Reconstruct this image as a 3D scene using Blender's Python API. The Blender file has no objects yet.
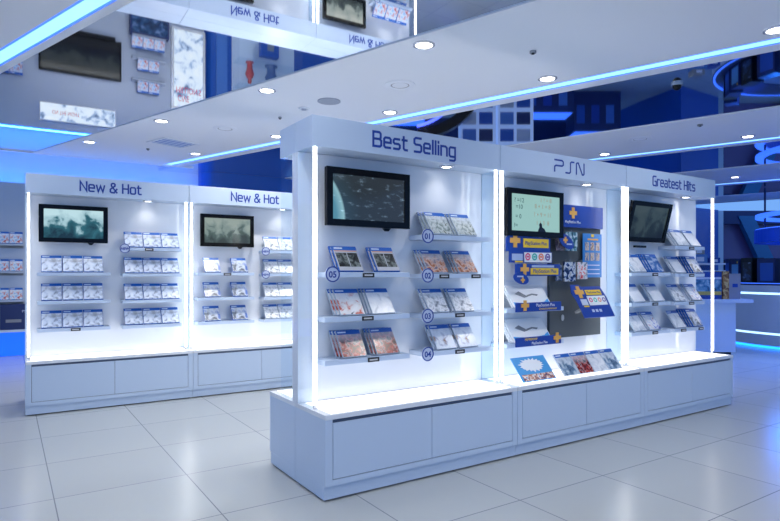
import bpy, bmesh, math, random
from mathutils import Matrix, Vector
random.seed(7)
C = bpy.context.scene.collection
R = math.radians
sc = bpy.context.scene

# ------------------------------------------------------------------ helpers
class MB:
    """collects shapes, links them as one mesh object"""
    def __init__(s): s.bm = bmesh.new(); s.mats = []
    def mi(s, m):
        if m is None: return 0
        if m not in s.mats: s.mats.append(m)
        return s.mats.index(m)
    def faces(s, vs, fs, m=None, mat=None):
        k = s.mi(m)
        vv = [s.bm.verts.new((mat @ Vector(v)) if mat else v) for v in vs]
        for f in fs:
            try:
                fc = s.bm.faces.new([vv[i] for i in f]); fc.material_index = k
            except ValueError: pass
        return s
    def box(s, x0, x1, y0, y1, z0, z1, m=None, mat=None):
        v = [(x0,y0,z0),(x1,y0,z0),(x1,y1,z0),(x0,y1,z0),(x0,y0,z1),(x1,y0,z1),(x1,y1,z1),(x0,y1,z1)]
        return s.faces(v, [(3,2,1,0),(4,5,6,7),(0,1,5,4),(1,2,6,5),(2,3,7,6),(3,0,4,7)], m, mat)
    def prism(s, pts, z0, z1, m=None, mat=None):
        n = len(pts)
        v = [(x,y,z0) for x,y in pts]+[(x,y,z1) for x,y in pts]
        f = [tuple(reversed(range(n))), tuple(range(n,2*n))]+[(i,(i+1)%n,n+(i+1)%n,n+i) for i in range(n)]
        return s.faces(v, f, m, mat)
    def lathe(s, prof, seg=32, m=None, mat=None, a0=0, a1=None, close=False):
        """prof: (r,z) list spun about z"""
        full = a1 is None
        n = seg if full else seg+1
        v = []; f = []
        for i in range(n):
            t = (2*math.pi*i/seg) if full else a0+(a1-a0)*i/seg
            for r,z in prof: v.append((r*math.cos(t), r*math.sin(t), z))
        P = len(prof)
        for i in range(seg):
            j = (i+1) % n
            for k in range(P if close else P-1):
                l = (k+1) % P
                f.append((i*P+k, j*P+k, j*P+l, i*P+l))
        return s.faces(v, f, m, mat)
    def disc(s, r, z0, z1, seg=28, m=None, mat=None):
        return s.prism([(r*math.cos(2*math.pi*i/seg), r*math.sin(2*math.pi*i/seg)) for i in range(seg)], z0, z1, m, mat)
    def strip(s, pts, w, y0, y1, m=None, mat=None):
        """flat stroke through (x,z) points, thickness from y0 to y1"""
        P = [Vector(p) for p in pts]
        n = len(P); L = []; Rr = []
        closed = (P[0]-P[-1]).length < 1e-6
        for i in range(n):
            if closed and i in (0, n-1): d0 = (P[-1]-P[-2]).normalized(); d1 = (P[1]-P[0]).normalized()
            else:
                d0 = (P[i]-P[i-1]).normalized() if i else (P[1]-P[0]).normalized()
                d1 = (P[i+1]-P[i]).normalized() if i < n-1 else d0
            t = (d0+d1)
            t = t.normalized() if t.length > 1e-4 else d0
            nn = Vector((-t.y, t.x)); k = max(.35, nn.dot(Vector((-d0.y, d0.x))))
            o = nn*(w/2/k); e = Vector((0,0))
            if not closed:
                if i == 0: e = -d1*w/2*.6
                if i == n-1: e = d0*w/2*.6
            L.append(P[i]+o+e); Rr.append(P[i]-o+e)
        v = [(p.x,y0,p.y) for p in L]+[(p.x,y0,p.y) for p in Rr]+[(p.x,y1,p.y) for p in L]+[(p.x,y1,p.y) for p in Rr]
        f = []
        for i in range(n-1):
            f += [(i,n+i,n+i+1,i+1),(2*n+i,2*n+i+1,3*n+i+1,3*n+i),(i,i+1,2*n+i+1,2*n+i),(n+i,3*n+i,3*n+i+1,n+i+1)]
        return s.faces(v, f, m, mat)
    def build(s, name, mat=None, parent=None, loc=(0,0,0), bevel=0, smooth=False, seg=2):
        bmesh.ops.recalc_face_normals(s.bm, faces=s.bm.faces)
        me = bpy.data.meshes.new(name); s.bm.to_mesh(me); s.bm.free()
        for m in (s.mats or [mat]): me.materials.append(m)
        o = bpy.data.objects.new(name, me); C.objects.link(o)
        o.location = loc
        if parent: o.parent = parent
        if bevel:
            b = o.modifiers.new('bevel','BEVEL'); b.width = bevel; b.segments = seg; b.limit_method = 'ANGLE'
        if smooth:
            for p in me.polygons: p.use_smooth = True
        return o

def tag(o, label=None, cat=None, group=None, kind=None):
    if label: o['label'] = label
    if cat: o['category'] = cat
    if group: o['group'] = group
    if kind: o['kind'] = kind
    return o
def thing(name, label, cat, loc=(0,0,0), rz=0, group=None):
    o = bpy.data.objects.new(name, None); C.objects.link(o)
    o.location = loc; o.rotation_euler = (0,0,rz); o.empty_display_size = .1
    return tag(o, label, cat, group)
def struct(o): o['kind'] = 'structure'; return o
def copy_tree(o, parent=None):
    c = o.copy(); C.objects.link(c)
    if parent: c.parent = parent
    for ch in list(o.children): copy_tree(ch, c)
    return c
def textmesh(name, txt, size, mat, parent, loc, rot=(R(90),0,0), align='CENTER', ext=.0008, sx=1, off=0):
    cu = bpy.data.curves.new(name, 'FONT'); cu.body = txt; cu.size = size; cu.align_x = align; cu.align_y = 'CENTER'; cu.extrude = ext; cu.offset = off; cu.resolution_u = 3
    t = bpy.data.objects.new(name+'_tmp', cu); C.objects.link(t)
    dg = bpy.context.evaluated_depsgraph_get()
    me = bpy.data.meshes.new_from_object(t.evaluated_get(dg)); bpy.data.objects.remove(t); bpy.data.curves.remove(cu)
    me.name = name; me.materials.clear(); me.materials.append(mat)
    o = bpy.data.objects.new(name, me); C.objects.link(o); o.parent = parent; o.location = loc; o.rotation_euler = rot; o.scale = (sx,1,1)
    return o

# ------------------------------------------------------------------ materials
def mat(name, col, rough=.5, metal=0, emit=None, es=0, spec=.5):
    m = bpy.data.materials.new(name); m.use_nodes = True
    b = m.node_tree.nodes['Principled BSDF']
    b.inputs['Base Color'].default_value = (*col,1); b.inputs['Roughness'].default_value = rough
    b.inputs['Metallic'].default_value = metal; b.inputs['Specular IOR Level'].default_value = spec
    if emit: b.inputs['Emission Color'].default_value = (*emit,1); b.inputs['Emission Strength'].default_value = es
    return m
def nodes(m): return m.node_tree.nodes, m.node_tree.links, m.node_tree.nodes['Principled BSDF']
def ramp(N, stops, const=False):
    r = N.new('ShaderNodeValToRGB'); e = r.color_ramp.elements
    if const: r.color_ramp.interpolation = 'CONSTANT'
    while len(e) > 1: e.remove(e[-1])
    e[0].position = stops[0][0]; e[0].color = (*stops[0][1],1)
    for p,c in stops[1:]:
        x = e.new(p); x.color = (*c,1)
    return r
def noise_mat(name, stops, scale=14, seed=0, rough=.3, detail=4, emit=0, dist=.6, vec=(1,1,1)):
    """blotchy printed artwork / screen picture from noise in object space"""
    m = mat(name, (.5,.5,.5), rough); N, L, b = nodes(m)
    tc = N.new('ShaderNodeTexCoord'); mp = N.new('ShaderNodeMapping')
    mp.inputs['Location'].default_value = (seed*3.7, seed*1.3, seed*2.1); mp.inputs['Scale'].default_value = vec
    n = N.new('ShaderNodeTexNoise'); n.inputs['Scale'].default_value = scale; n.inputs['Detail'].default_value = detail; n.inputs['Distortion'].default_value = dist
    r = ramp(N, stops)
    L.new(tc.outputs['Object'], mp.inputs[0]); L.new(mp.outputs[0], n.inputs['Vector']); L.new(n.outputs['Fac'], r.inputs[0])
    L.new(r.outputs[0], b.inputs['Base Color'])
    if emit:
        L.new(r.outputs[0], b.inputs['Emission Color']); b.inputs['Emission Strength'].default_value = emit
        b.inputs['Base Color'].default_value = (.01,.01,.01,1)
        for l in list(b.inputs['Base Color'].links): L.remove(l)
    return m
def glass_mat(name, tint=(.93,.97,1), refl=.12):
    m = bpy.data.materials.new(name); m.use_nodes = True
    N = m.node_tree.nodes; L = m.node_tree.links; N.clear()
    out = N.new('ShaderNodeOutputMaterial'); mx = N.new('ShaderNodeMixShader')
    tr = N.new('ShaderNodeBsdfTransparent'); tr.inputs[0].default_value = (*tint,1)
    gl = N.new('ShaderNodeBsdfGlossy'); gl.inputs['Roughness'].default_value = .03
    lw = N.new('ShaderNodeLayerWeight'); lw.inputs[0].default_value = .5
    pw = N.new('ShaderNodeMath'); pw.operation = 'POWER'; pw.inputs[1].default_value = 4; L.new(lw.outputs['Facing'], pw.inputs[0])
    fr = N.new('ShaderNodeMath'); fr.operation = 'MULTIPLY_ADD'; fr.inputs[1].default_value = refl*1.5; fr.inputs[2].default_value = .015; L.new(pw.outputs[0], fr.inputs[0])
    L.new(fr.outputs[0], mx.inputs[0]); L.new(tr.outputs[0], mx.inputs[1]); L.new(gl.outputs[0], mx.inputs[2]); L.new(mx.outputs[0], out.inputs[0])
    return m

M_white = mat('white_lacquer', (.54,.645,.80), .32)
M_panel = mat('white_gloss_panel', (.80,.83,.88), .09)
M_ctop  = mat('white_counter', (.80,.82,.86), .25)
M_dark_gap = mat('dark_gap', (.02,.03,.05), .7)
M_gap_shade = mat('recess_shade_blue', (.07,.10,.17), .6)  # shade of the door recess put into the colour
M_ink = mat('navy_lettering', (.006,.045,.32), .4)
M_led = mat('led_white', (.9,.9,.9), .4, emit=(1,.97,.94), es=4.5)
M_fill_glow = mat('added_fill_glow', (.8,.82,.85), .3, emit=(1,.95,.90), es=1.3)  # glow for the panels added on the counters
M_spot = mat('spot_diffuser', (.9,.9,.9), .4, emit=(1,.97,.93), es=9)
M_ring = mat('chrome_ring', (.75,.77,.8), .25, .6)
M_ceil = mat('ceiling_paint', (.79,.82,.87), .6)
M_mirror = mat('mirror', (.80,.84,.90), .03, 1)
M_glass = glass_mat('clear_glass')
M_acryl = glass_mat('clear_acrylic', (.95,.97,1))
M_black = mat('black_plastic', (.006,.006,.008), .3, spec=.25)
M_bezel = mat('gloss_black_bezel', (.003,.003,.004), .12, spec=.2)
M_tag = mat('price_tag_black', (.012,.012,.015), .4)
M_tagtxt = mat('tag_text', (.6,.6,.6), .5)
M_badge = mat('badge_white', (.55,.62,.78), .4)
M_casebody = mat('blue_case_plastic', (.02,.13,.50), .2)
M_caseclear = mat('pale_case_edge', (.45,.52,.62), .25)
M_band = mat('cover_blue_band', (.006,.11,.48), .3)
M_bandw = mat('cover_band_mark', (.7,.8,.9), .3)
M_led_blue = mat('led_cyan', (.2,.4,.8), .4, emit=(.33,.72,1), es=1.25)
M_led_halo = mat('led_and_halo_blue', (.1,.2,.6), .4, emit=(.035,.15,1), es=1.3)  # blue strips, and the painted halo beside the cove diffuser
M_peg = mat('grey_pegboard', (.075,.09,.10), .6)
M_psblue = mat('promo_blue', (.008,.05,.34), .35)
M_yellow = mat('promo_yellow', (.85,.58,.03), .4)
M_gold = mat('promo_gold', (.80,.42,.08), .4)
M_paper = mat('white_paper', (.82,.84,.86), .45)
M_grey_pic = mat('picture_grey', (.22,.24,.27), .5)
M_skyblue = mat('picture_sky_blue', (.05,.38,.80), .4)
M_steel = mat('satin_steel_wall', (.44,.49,.58), .32, .55)
M_wallblue = mat('wall_blue', (.012,.09,.42), .35)
M_wallblue2 = mat('wall_blue_pale', (.06,.18,.52), .3)
M_navy = mat('navy_paint', (.006,.02,.11), .4)
M_white_wall = mat('wall_white', (.66,.70,.78), .6)

# floor: 80 cm tiles
M_floor = mat('floor_tiles', (.5,.55,.6), .28); N,L,b = nodes(M_floor)
tc = N.new('ShaderNodeTexCoord'); mp = N.new('ShaderNodeMapping'); mp.inputs['Location'].default_value = (-.23,-.19,0)
br = N.new('ShaderNodeTexBrick'); br.offset = 0; br.squash = 1
br.inputs['Scale'].default_value = 1; br.inputs['Brick Width'].default_value = .8; br.inputs['Row Height'].default_value = .8
br.inputs['Mortar Size'].default_value = .0035; br.inputs['Mortar Smooth'].default_value = .1
br.inputs['Color1'].default_value = (.45,.475,.48,1); br.inputs['Color2'].default_value = (.43,.455,.46,1); br.inputs['Mortar'].default_value = (.19,.21,.24,1)
nz = N.new('ShaderNodeTexNoise'); nz.inputs['Scale'].default_value = 1.4; nz.inputs['Detail'].default_value = 6
rp = N.new('ShaderNodeMapRange'); rp.inputs[3].default_value = .23; rp.inputs[4].default_value = .23
L.new(tc.outputs['Object'], mp.inputs[0]); L.new(mp.outputs[0], br.inputs['Vector']); L.new(br.outputs['Color'], b.inputs['Base Color'])
L.new(tc.outputs['Object'], nz.inputs['Vector']); L.new(nz.outputs['Fac'], rp.inputs[0]); L.new(rp.outputs[0], b.inputs['Roughness'])
b.inputs['Specular IOR Level'].default_value = .6

# ------------------------------------------------------------------ frames
TN = R(52.2)
Nu = Vector((math.cos(TN), math.sin(TN), 0)); Nv = Vector((-math.sin(TN), math.cos(TN), 0))
def NM(n, m, z=0): return n*Nu + m*Nv + Vector((0,0,z))
class Fr:
    def __init__(s, X, Y, th):
        t = R(th); s.o = Vector((X,Y,0)); s.u = Vector((math.sin(t), math.cos(t),0)); s.v = Vector((-math.cos(t), math.sin(t),0)); s.rz = R(90-th)
    def P(s, a, b, z=0): return s.o + a*s.u + b*s.v + Vector((0,0,z))
I = Fr(-.394, 3.554, 56.7); Lf = Fr(-3.55, 5.696, 57.8)
RZN = TN

# ------------------------------------------------------------------ room shell
fl = MB().box(-12, 24, -14, 14, -.1, 0).build('floor', M_floor); fl.rotation_euler.z = I.rz; fl.location = I.o; struct(fl)
ZB, ZM = 3.41, 3.42
KC = (ZB-1.4)/1.96
def NC(n, m, z=0): return NM(n*KC, m*KC, z)
def m_end(n, b): return (b + 6.711 - .342*n)/.94
bands = [(-4.9,-2.2), (-.4,2.2), (3.97,6.17), (8.27,10.4), (12.55,14.95), (17,18.6)]
MEND = -9
def quad(n0, n1, bl):
    return [tuple(NM(n0,MEND).xy), tuple(NM(n1,MEND).xy), tuple(NM(n1,m_end(n1,bl)).xy), tuple(NM(n0,m_end(n0,bl)).xy)]
k = 0
bands = [(a*KC, b*KC) for a,b in bands]
for i,(n0,n1) in enumerate(bands):
    bl = 4.75 if n1 < 7 else 5.5
    b_ = MB()
    if i < 5:
        s0, s1 = (n1-.35, n1-.18) if n1 > 3 else (n1-.25, n1-.08)
        b_.prism(quad(n0, s0, bl), ZB, ZB+.16); b_.prism(quad(s1, n1, bl), ZB, ZB+.16)
        b_.prism(quad(s0, s1, bl), ZB+.04, ZB+.16)
    else: b_.prism(quad(n0, n1, bl), ZB, ZB+.16)
    o = b_.build('ceiling', M_ceil); struct(o)
    if i < 5:
        root = thing('cove_light', 'blue light strip recessed along the %s white ceiling band' % ['unseen', 'corner', 'broad middle', 'second', 'farthest'][i], 'light strip', NM(n1, 0, ZB), RZN, 'blue light strips in the ceiling')
        mE = min(m_end(s0, bl), m_end(s1, bl))-.05
        MB().box(s0-n1+.026, s0-n1+.148, MEND, mE, .006, .039).build('diffuser', M_led_blue, root)
        MB().box(s0-n1+.002, s0-n1+.024, MEND, mE, .002, .039).build('halo_strip', M_led_halo, root)  # both side strips imitate the blue halo around the diffuser
        MB().box(s0-n1+.150, s1-n1-.002, MEND, mE, .002, .039).build('halo_strip', M_led_halo, root)
gaps = [(-8,-4.9), (-2.2,-.4), (2.2,3.97), (6.17,8.27), (10.4,12.55), (14.95,17)]
gaps = [(a*KC, b*KC) for a,b in gaps]
for n0,n1 in gaps:
    bl = 4.75 if n1 < 7 else 5.5
    struct(MB().prism(quad(n0, n1, bl), ZM, ZM+.05).build('ceiling', M_mirror))
# left far display wall with a light cove above it
W0, W1 = -6.5, 3.03
def lbox(name, a0,a1,b0,b1,z0,z1,m, parent=None, bevel=0):
    o = MB().box(a0,a1,b0,b1,z0,z1).build(name, m, parent, bevel=bevel)
    if not parent: o.location = Lf.o; o.rotation_euler.z = Lf.rz
    return o
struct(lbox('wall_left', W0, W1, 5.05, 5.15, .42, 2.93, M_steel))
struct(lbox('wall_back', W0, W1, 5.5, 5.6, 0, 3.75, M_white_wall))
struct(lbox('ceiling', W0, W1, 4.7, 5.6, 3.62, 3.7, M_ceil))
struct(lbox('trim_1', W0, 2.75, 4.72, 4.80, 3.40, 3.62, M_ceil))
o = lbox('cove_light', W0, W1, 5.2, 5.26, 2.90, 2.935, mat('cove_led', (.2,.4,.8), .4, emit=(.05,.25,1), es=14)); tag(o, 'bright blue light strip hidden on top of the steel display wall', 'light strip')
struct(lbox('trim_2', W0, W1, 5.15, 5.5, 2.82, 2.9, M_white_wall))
o = lbox('plinth_light', W0, W1, 5.10, 5.14, .0, .41, mat('plinth_glow', (.02,.1,.5), .3, emit=(.005,.12,1), es=1.1)); tag(o, 'glowing blue plinth panel under the steel display wall', 'light panel')
# blue wall with rounded corner
r_ = .35; pts = [(3.03+r_-r_*math.sin(t), 5.03+r_-r_*math.cos(t)) for t in [R(x*9) for x in range(11)]]
pts = [(6.6,5.03)] + pts + [(3.03,5.6),(6.6,5.6)]
o = MB().prism(pts, 0, 3.418).build('wall_back', M_wallblue, loc=Lf.o); o.rotation_euler.z = Lf.rz; struct(o)

# ------------------------------------------------------------------ stroke lettering
GL = {
'N':(.55,[[(0,0),(0,1),(.55,0),(.55,1)]]),
'e':(.46,[[(0,.36),(.46,.36),(.46,.6),(.38,.7),(.08,.7),(0,.6),(0,.1),(.08,0),(.44,0)]]),
'w':(.7,[[(0,.7),(.15,0),(.35,.62),(.55,0),(.7,.7)]]),
'&':(.6,[[(.6,0),(.1,.72),(.1,.92),(.18,1),(.34,1),(.42,.92),(.42,.75),(0,.35),(0,.1),(.1,0),(.34,0),(.6,.42)]]),
'H':(.52,[[(0,0),(0,1)],[(.52,0),(.52,1)],[(0,.5),(.52,.5)]]),
'o':(.46,[[(0,.35),(0,.1),(.08,0),(.38,0),(.46,.1),(.46,.6),(.38,.7),(.08,.7),(0,.6),(0,.35)]]),
't':(.34,[[(.08,.95),(.08,.1),(.16,0),(.34,0)],[(-.04,.7),(.32,.7)]]),
'B':(.54,[[(0,.52),(0,1),(.42,1),(.5,.9),(.5,.62),(.42,.52),(0,.52)],[(.42,.52),(.54,.42),(.54,.1),(.44,0),(0,0),(0,.52)]]),
's':(.44,[[(.42,.7),(.08,.7),(0,.6),(0,.44),(.08,.36),(.36,.36),(.44,.28),(.44,.1),(.36,0),(0,0)]]),
'S':(.52,[[(.5,1),(.1,1),(0,.9),(0,.62),(.1,.52),(.42,.52),(.52,.42),(.52,.1),(.42,0),(0,0)]]),
'l':(.02,[[(.01,1),(.01,0)]]),
'i':(.02,[[(.01,.7),(.01,0)],[(.01,.88),(.01,1)]]),
'n':(.46,[[(0,0),(0,.7),(.36,.7),(.46,.6),(.46,0)]]),
'g':(.46,[[(.46,0),(.08,0),(0,.1),(0,.6),(.08,.7),(.46,.7),(.46,-.2),(.38,-.3),(.02,-.3)]]),
'G':(.52,[[(.5,1),(.1,1),(0,.9),(0,.1),(.1,0),(.52,0),(.52,.46),(.28,.46)]]),
'r':(.32,[[(0,0),(0,.7),(.32,.7)]]),
'a':(.44,[[(.02,.7),(.36,.7),(.44,.6),(.44,0),(.08,0),(0,.1),(0,.3),(.08,.38),(.44,.38)]]),
'p':(.85,[[(0,1),(.72,1),(.85,.9),(.85,.62),(.72,.52),(.13,.52),(0,.42),(0,0)]]),
'z':(.85,[[(.85,1),(.58,1),(.48,.9),(.48,.1),(.38,0),(0,0)]]),
'm':(.8,[[(0,0),(0,.9),(.08,1),(.2,1),(.62,0),(.72,0),(.8,.1),(.8,1)]]),
}
def lettering(txt, x0, x1, zb, h, parent, y, sw=.205, sp=.2):
    tot = 0
    for c in txt: tot += (.32 if c == ' ' else GL[c][0]+sp)
    tot -= sp
    k = (x1-x0)/tot; b_ = MB(); x = x0
    for c in txt:
        if c == ' ': x += .32*k; continue
        w, st = GL[c]
        for s_ in st: b_.strip([(x+px*k, zb+pz*h) for px,pz in s_], sw*h*.8, y-.002, y)
        x += (w+sp)*k
    return b_.build('lettering', M_ink, parent)

# ------------------------------------------------------------------ gondola module
SP_L = []   # spot lamps to place
def add_spot(P, power, size=R(110), blend=.6, col=(1,.97,.93), rad=.04, direction=None):
    l = bpy.data.lights.new('spot_lamp','SPOT'); l.energy = power; l.spot_size = size; l.spot_blend = blend; l.color = col; l.shadow_soft_size = rad
    o = bpy.data.objects.new('spot_lamp', l); C.objects.link(o); o.location = P
    if direction: o.rotation_euler = Vector(direction).to_track_quat('-Z','Y').to_euler()
    return o
BACK = .40
def shelf(root, x0, x1, z, tagx=None, badge=None, backrest=True):
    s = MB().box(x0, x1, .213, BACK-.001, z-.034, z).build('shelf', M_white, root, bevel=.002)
    for t in (tagx or []):
        p = MB().box(t-.045, t+.045, .205, .212, z-.034, z-.004).build('price_tag', M_tag, s, bevel=.002)
        MB().box(t-.034, t+.03, .204, .2052, z-.024, z-.014).build('price_print', M_tagtxt, p)
    if badge:
        bx, txt = badge
        Mx = Matrix.Translation((bx,.2,z-.012)) @ Matrix.Rotation(R(90),4,'X')
        bd = MB().disc(.052,-.004,.004, m=M_badge, mat=Mx).build('number_badge', M_badge, s)
        MB().lathe([(.044,.0041),(.052,.0041),(.052,.0062),(.044,.0062)], 28, mat=Mx, close=True).build('badge_rim', M_ink, bd)
        textmesh('badge_number', txt, .058 if len(txt) < 3 else .036, M_ink, bd, (bx,.1955,z-.016), ext=.001, off=.0014)
    return s
def module(fr, a0, w, label, group, sign=None, shelves=True, front=True, flip=False, D=.445, ends=(0,0)):
    if not flip: root = thing('display_unit', label, 'display unit', fr.P(a0,0,0), fr.rz, group)
    else: root = thing('display_unit', label, 'display unit', fr.P(a0+w,.89,0), fr.rz+math.pi, group)
    g = .002
    car = MB()
    car.box(g, w-g, .014, D-g, .095, .503)
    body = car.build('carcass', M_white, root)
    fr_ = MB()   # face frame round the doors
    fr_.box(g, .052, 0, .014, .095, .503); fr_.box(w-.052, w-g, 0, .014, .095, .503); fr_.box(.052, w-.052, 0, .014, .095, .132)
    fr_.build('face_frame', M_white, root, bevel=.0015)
    MB().box(.052, w-.052, .010, .0138, .132, .503).build('door_gap', M_gap_shade, root)
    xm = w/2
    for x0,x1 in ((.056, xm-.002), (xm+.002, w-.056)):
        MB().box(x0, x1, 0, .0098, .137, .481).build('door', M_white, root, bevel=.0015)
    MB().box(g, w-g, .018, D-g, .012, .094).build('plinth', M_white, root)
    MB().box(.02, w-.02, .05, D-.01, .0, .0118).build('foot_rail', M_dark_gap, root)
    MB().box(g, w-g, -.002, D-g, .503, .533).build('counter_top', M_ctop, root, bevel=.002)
    MB().box(.05, w-.05, .02, BACK-.01, .5331, .5338).build('added_fill_panel', M_fill_glow, root)  # added glowing sheet that brightens the lower back panel
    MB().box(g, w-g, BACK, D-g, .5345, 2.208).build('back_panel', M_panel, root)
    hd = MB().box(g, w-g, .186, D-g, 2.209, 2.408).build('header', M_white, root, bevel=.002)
    if sign: lettering(sign[0], sign[1], sign[2], sign[3], sign[4], hd, .186, *sign[5:])
    for x0 in ((.018, w-.043) if not (flip and a0 == 0 and fr is I) else (.018,)):
        lb = MB().box(x0+.003, x0+.022, .192, .211, .56, 2.207).build('led_bar', M_led, root)
        MB().box(x0+.002, x0+.023, .194, .214, .535, .56).build('led_clip', M_ring, lb)
    for x0 in (g+.001, w-g-.009):
        MB().box(x0, x0+.008, .200, BACK-.001, .535, 2.207).build('side_glass', M_glass, root)
    Ms = Matrix.Translation((1.17, .285, 2.209))
    sp = MB().lathe([(.036,-.001),(.055,-.001),(.055,-.006),(.04,-.010),(.036,-.006)], 28, mat=Ms, close=True).build('spot_ring', M_ring, root)
    MB().disc(.036, -.006, -.002, mat=Ms).build('spot_diffuser', M_spot, sp)
    p = root.matrix_basis @ Vector((1.17,.285,2.19))
    d = root.matrix_basis.to_3x3() @ Vector((0,.12,-1))
    if not flip: add_spot(p, 2.2, R(120), 1, direction=d, rad=.05)
    return root

# --- game cases
CASES = {}
ARTS = {
 'dark': ('dark', [(.0,(.02,.02,.025)),(.42,(.03,.035,.04)),(.5,(.35,.38,.42)),(.62,(.6,.62,.66))], 16),
 'redwhite': ('red-white', [(.0,(.5,.05,.03)),(.4,(.6,.12,.08)),(.48,(.75,.72,.72)),(.62,(.82,.82,.84)),(.7,(.1,.1,.14))], 13),
 'white': ('misty', [(.3,(.35,.38,.45)),(.45,(.7,.73,.77)),(.6,(.85,.86,.88))], 12),
 'redblack': ('red-black', [(.3,(.02,.015,.02)),(.43,(.12,.015,.015)),(.5,(.42,.03,.02)),(.56,(.5,.3,.3)),(.62,(.05,.05,.06))], 24),
 'greengrey': ('grey-green', [(.3,(.08,.11,.11)),(.45,(.3,.36,.35)),(.55,(.58,.63,.63)),(.66,(.14,.16,.13))], 26),
 'orange': ('orange', [(.3,(.1,.04,.03)),(.42,(.42,.15,.07)),(.52,(.6,.42,.36)),(.62,(.16,.14,.2))], 26),
 'snow': ('snowy', [(.3,(.14,.16,.2)),(.42,(.5,.54,.6)),(.52,(.78,.8,.84)),(.66,(.35,.38,.44))], 22),
 'bluewhite': ('blue-white', [(.3,(.25,.15,.1)),(.4,(.45,.5,.65)),(.5,(.75,.8,.88)),(.7,(.6,.66,.78))], 14),
 'pale': ('pale blue', [(.3,(.12,.14,.18)),(.42,(.38,.44,.56)),(.52,(.62,.70,.84)),(.62,(.74,.8,.9))], 18),
 'car': ('grey', [(.3,(.05,.06,.09)),(.45,(.28,.31,.36)),(.52,(.62,.67,.74)),(.66,(.12,.2,.5))], 13),
 'plain': ('white', [(.3,(.62,.66,.72)),(.5,(.8,.82,.86)),(.7,(.74,.77,.83))], 8),
 'silver': ('silver', [(.3,(.4,.45,.52)),(.48,(.66,.7,.76)),(.6,(.8,.82,.86))], 16),
 'blue': ('blue', [(.3,(.02,.06,.25)),(.48,(.08,.2,.5)),(.6,(.4,.5,.7))], 15),
 'multi': ('red-blue', [(.3,(.55,.08,.1)),(.4,(.7,.65,.7)),(.5,(.8,.82,.86)),(.6,(.2,.25,.6)),(.7,(.08,.08,.12))], 20),
 'comic': ('red-blue', [(.3,(.5,.08,.08)),(.42,(.6,.4,.42)),(.5,(.6,.72,.82)),(.66,(.2,.4,.7))], 22),
 'steelart': ('steel blue', [(.3,(.03,.06,.12)),(.45,(.15,.25,.38)),(.55,(.4,.5,.6)),(.7,(.7,.74,.78))], 18),
}
CW, CH, CT = .188, .208, .014
def make_case(key):
    nm, stops, scl = ARTS[key]
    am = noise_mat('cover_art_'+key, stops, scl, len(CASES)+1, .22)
    if key in ('redblack','redwhite','car','bluewhite','multi','orange','pale','snow','greengrey','comic','steelart'):  # paler cover top: glare painted into the printed art
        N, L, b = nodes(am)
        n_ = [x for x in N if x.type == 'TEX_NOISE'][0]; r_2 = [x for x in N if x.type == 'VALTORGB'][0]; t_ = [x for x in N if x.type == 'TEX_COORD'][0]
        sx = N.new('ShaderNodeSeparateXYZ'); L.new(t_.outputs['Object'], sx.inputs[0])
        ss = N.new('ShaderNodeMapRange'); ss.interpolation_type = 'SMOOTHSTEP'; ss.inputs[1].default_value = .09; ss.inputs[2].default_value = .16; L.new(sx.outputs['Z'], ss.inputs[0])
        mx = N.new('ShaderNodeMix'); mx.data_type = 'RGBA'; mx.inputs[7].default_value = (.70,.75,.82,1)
        top_glare = N.new('ShaderNodeMath'); top_glare.operation = 'MULTIPLY'; top_glare.inputs[1].default_value = .5; L.new(ss.outputs[0], top_glare.inputs[0])
        L.new(top_glare.outputs[0], mx.inputs[0]); L.new(r_2.outputs[0], mx.inputs[6]); L.new(mx.outputs[2], b.inputs['Base Color'])
    if key == 'dark': am = mat('cover_art_darkbase', (.50,.52,.56), .22)
    pale = key in ('pale','plain','white','snow','silver','bluewhite','multi','greengrey')
    b_ = MB().box(-CW/2, CW/2, 0, CT, 0, CH).build('game_case', M_casebody if key in ('pale','car','comic','blue','dark') else M_caseclear, bevel=.0025)
    c = MB()
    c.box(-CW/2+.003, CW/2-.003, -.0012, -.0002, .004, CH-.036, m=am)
    c.box(-CW/2+.003, CW/2-.003, -.0012, -.0002, CH-.036, CH-.003, m=M_band)
    c.build('cover_sleeve', None, b_)
    k = MB().box(-CW/2+.012, -CW/2+.075, -.0022, -.0012, CH-.024, CH-.014).build('cover_mark', M_bandw, b_)
    if key == 'dark':
        for x0,x1,sd in ((-.082,.0,1),(.006,.082,2)): MB().box(x0,x1,-.0018,-.0012,.035,.15).build('cover_picture', noise_mat('dark_pic%d'%sd, [(.35,(.01,.01,.012)),(.5,(.04,.05,.05)),(.62,(.2,.23,.22))], 26, sd, .2), b_)
        MB().box(-.085,.085,-.0018,-.0012,.163,.169).build('orange_line', mat('cover_orange', (.6,.22,.06), .3), b_)
    C.objects.unlink(b_)
    for ch in b_.children: C.objects.unlink(ch)
    return b_
def ordinal(i): return ['front','2nd from front','3rd from front','4th from front','rearmost'][i]
def place_case(key, fr, a, b, z, tilt, label, group):
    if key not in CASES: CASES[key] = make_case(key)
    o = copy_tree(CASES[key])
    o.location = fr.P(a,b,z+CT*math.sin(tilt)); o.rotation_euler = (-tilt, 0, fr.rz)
    tag(o, label, 'game case', group)
    return o
NUMW = ['first','second','third']
def stacks(fr, a0, z, items, where, group, tilt=R(35), b0=.223):
    for i,(x,n,key) in enumerate(items):
        st = '%s of %d' % (NUMW[i], len(items)) if len(items) > 1 else 'only'
        for j in range(n):
            off = .0205
            lab = ('%s game case, %s stacks, %s, %s' % (ARTS[key][0], st, ordinal(j), where)) if n > 1 else ('%s game case, %s, %s' % (ARTS[key][0], st, where))
            place_case(key, fr, a0+x-.014*j, (b0 if n < 4 else .217)+off*j, z+.001, tilt if n < 4 else R(31), lab, group)

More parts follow.
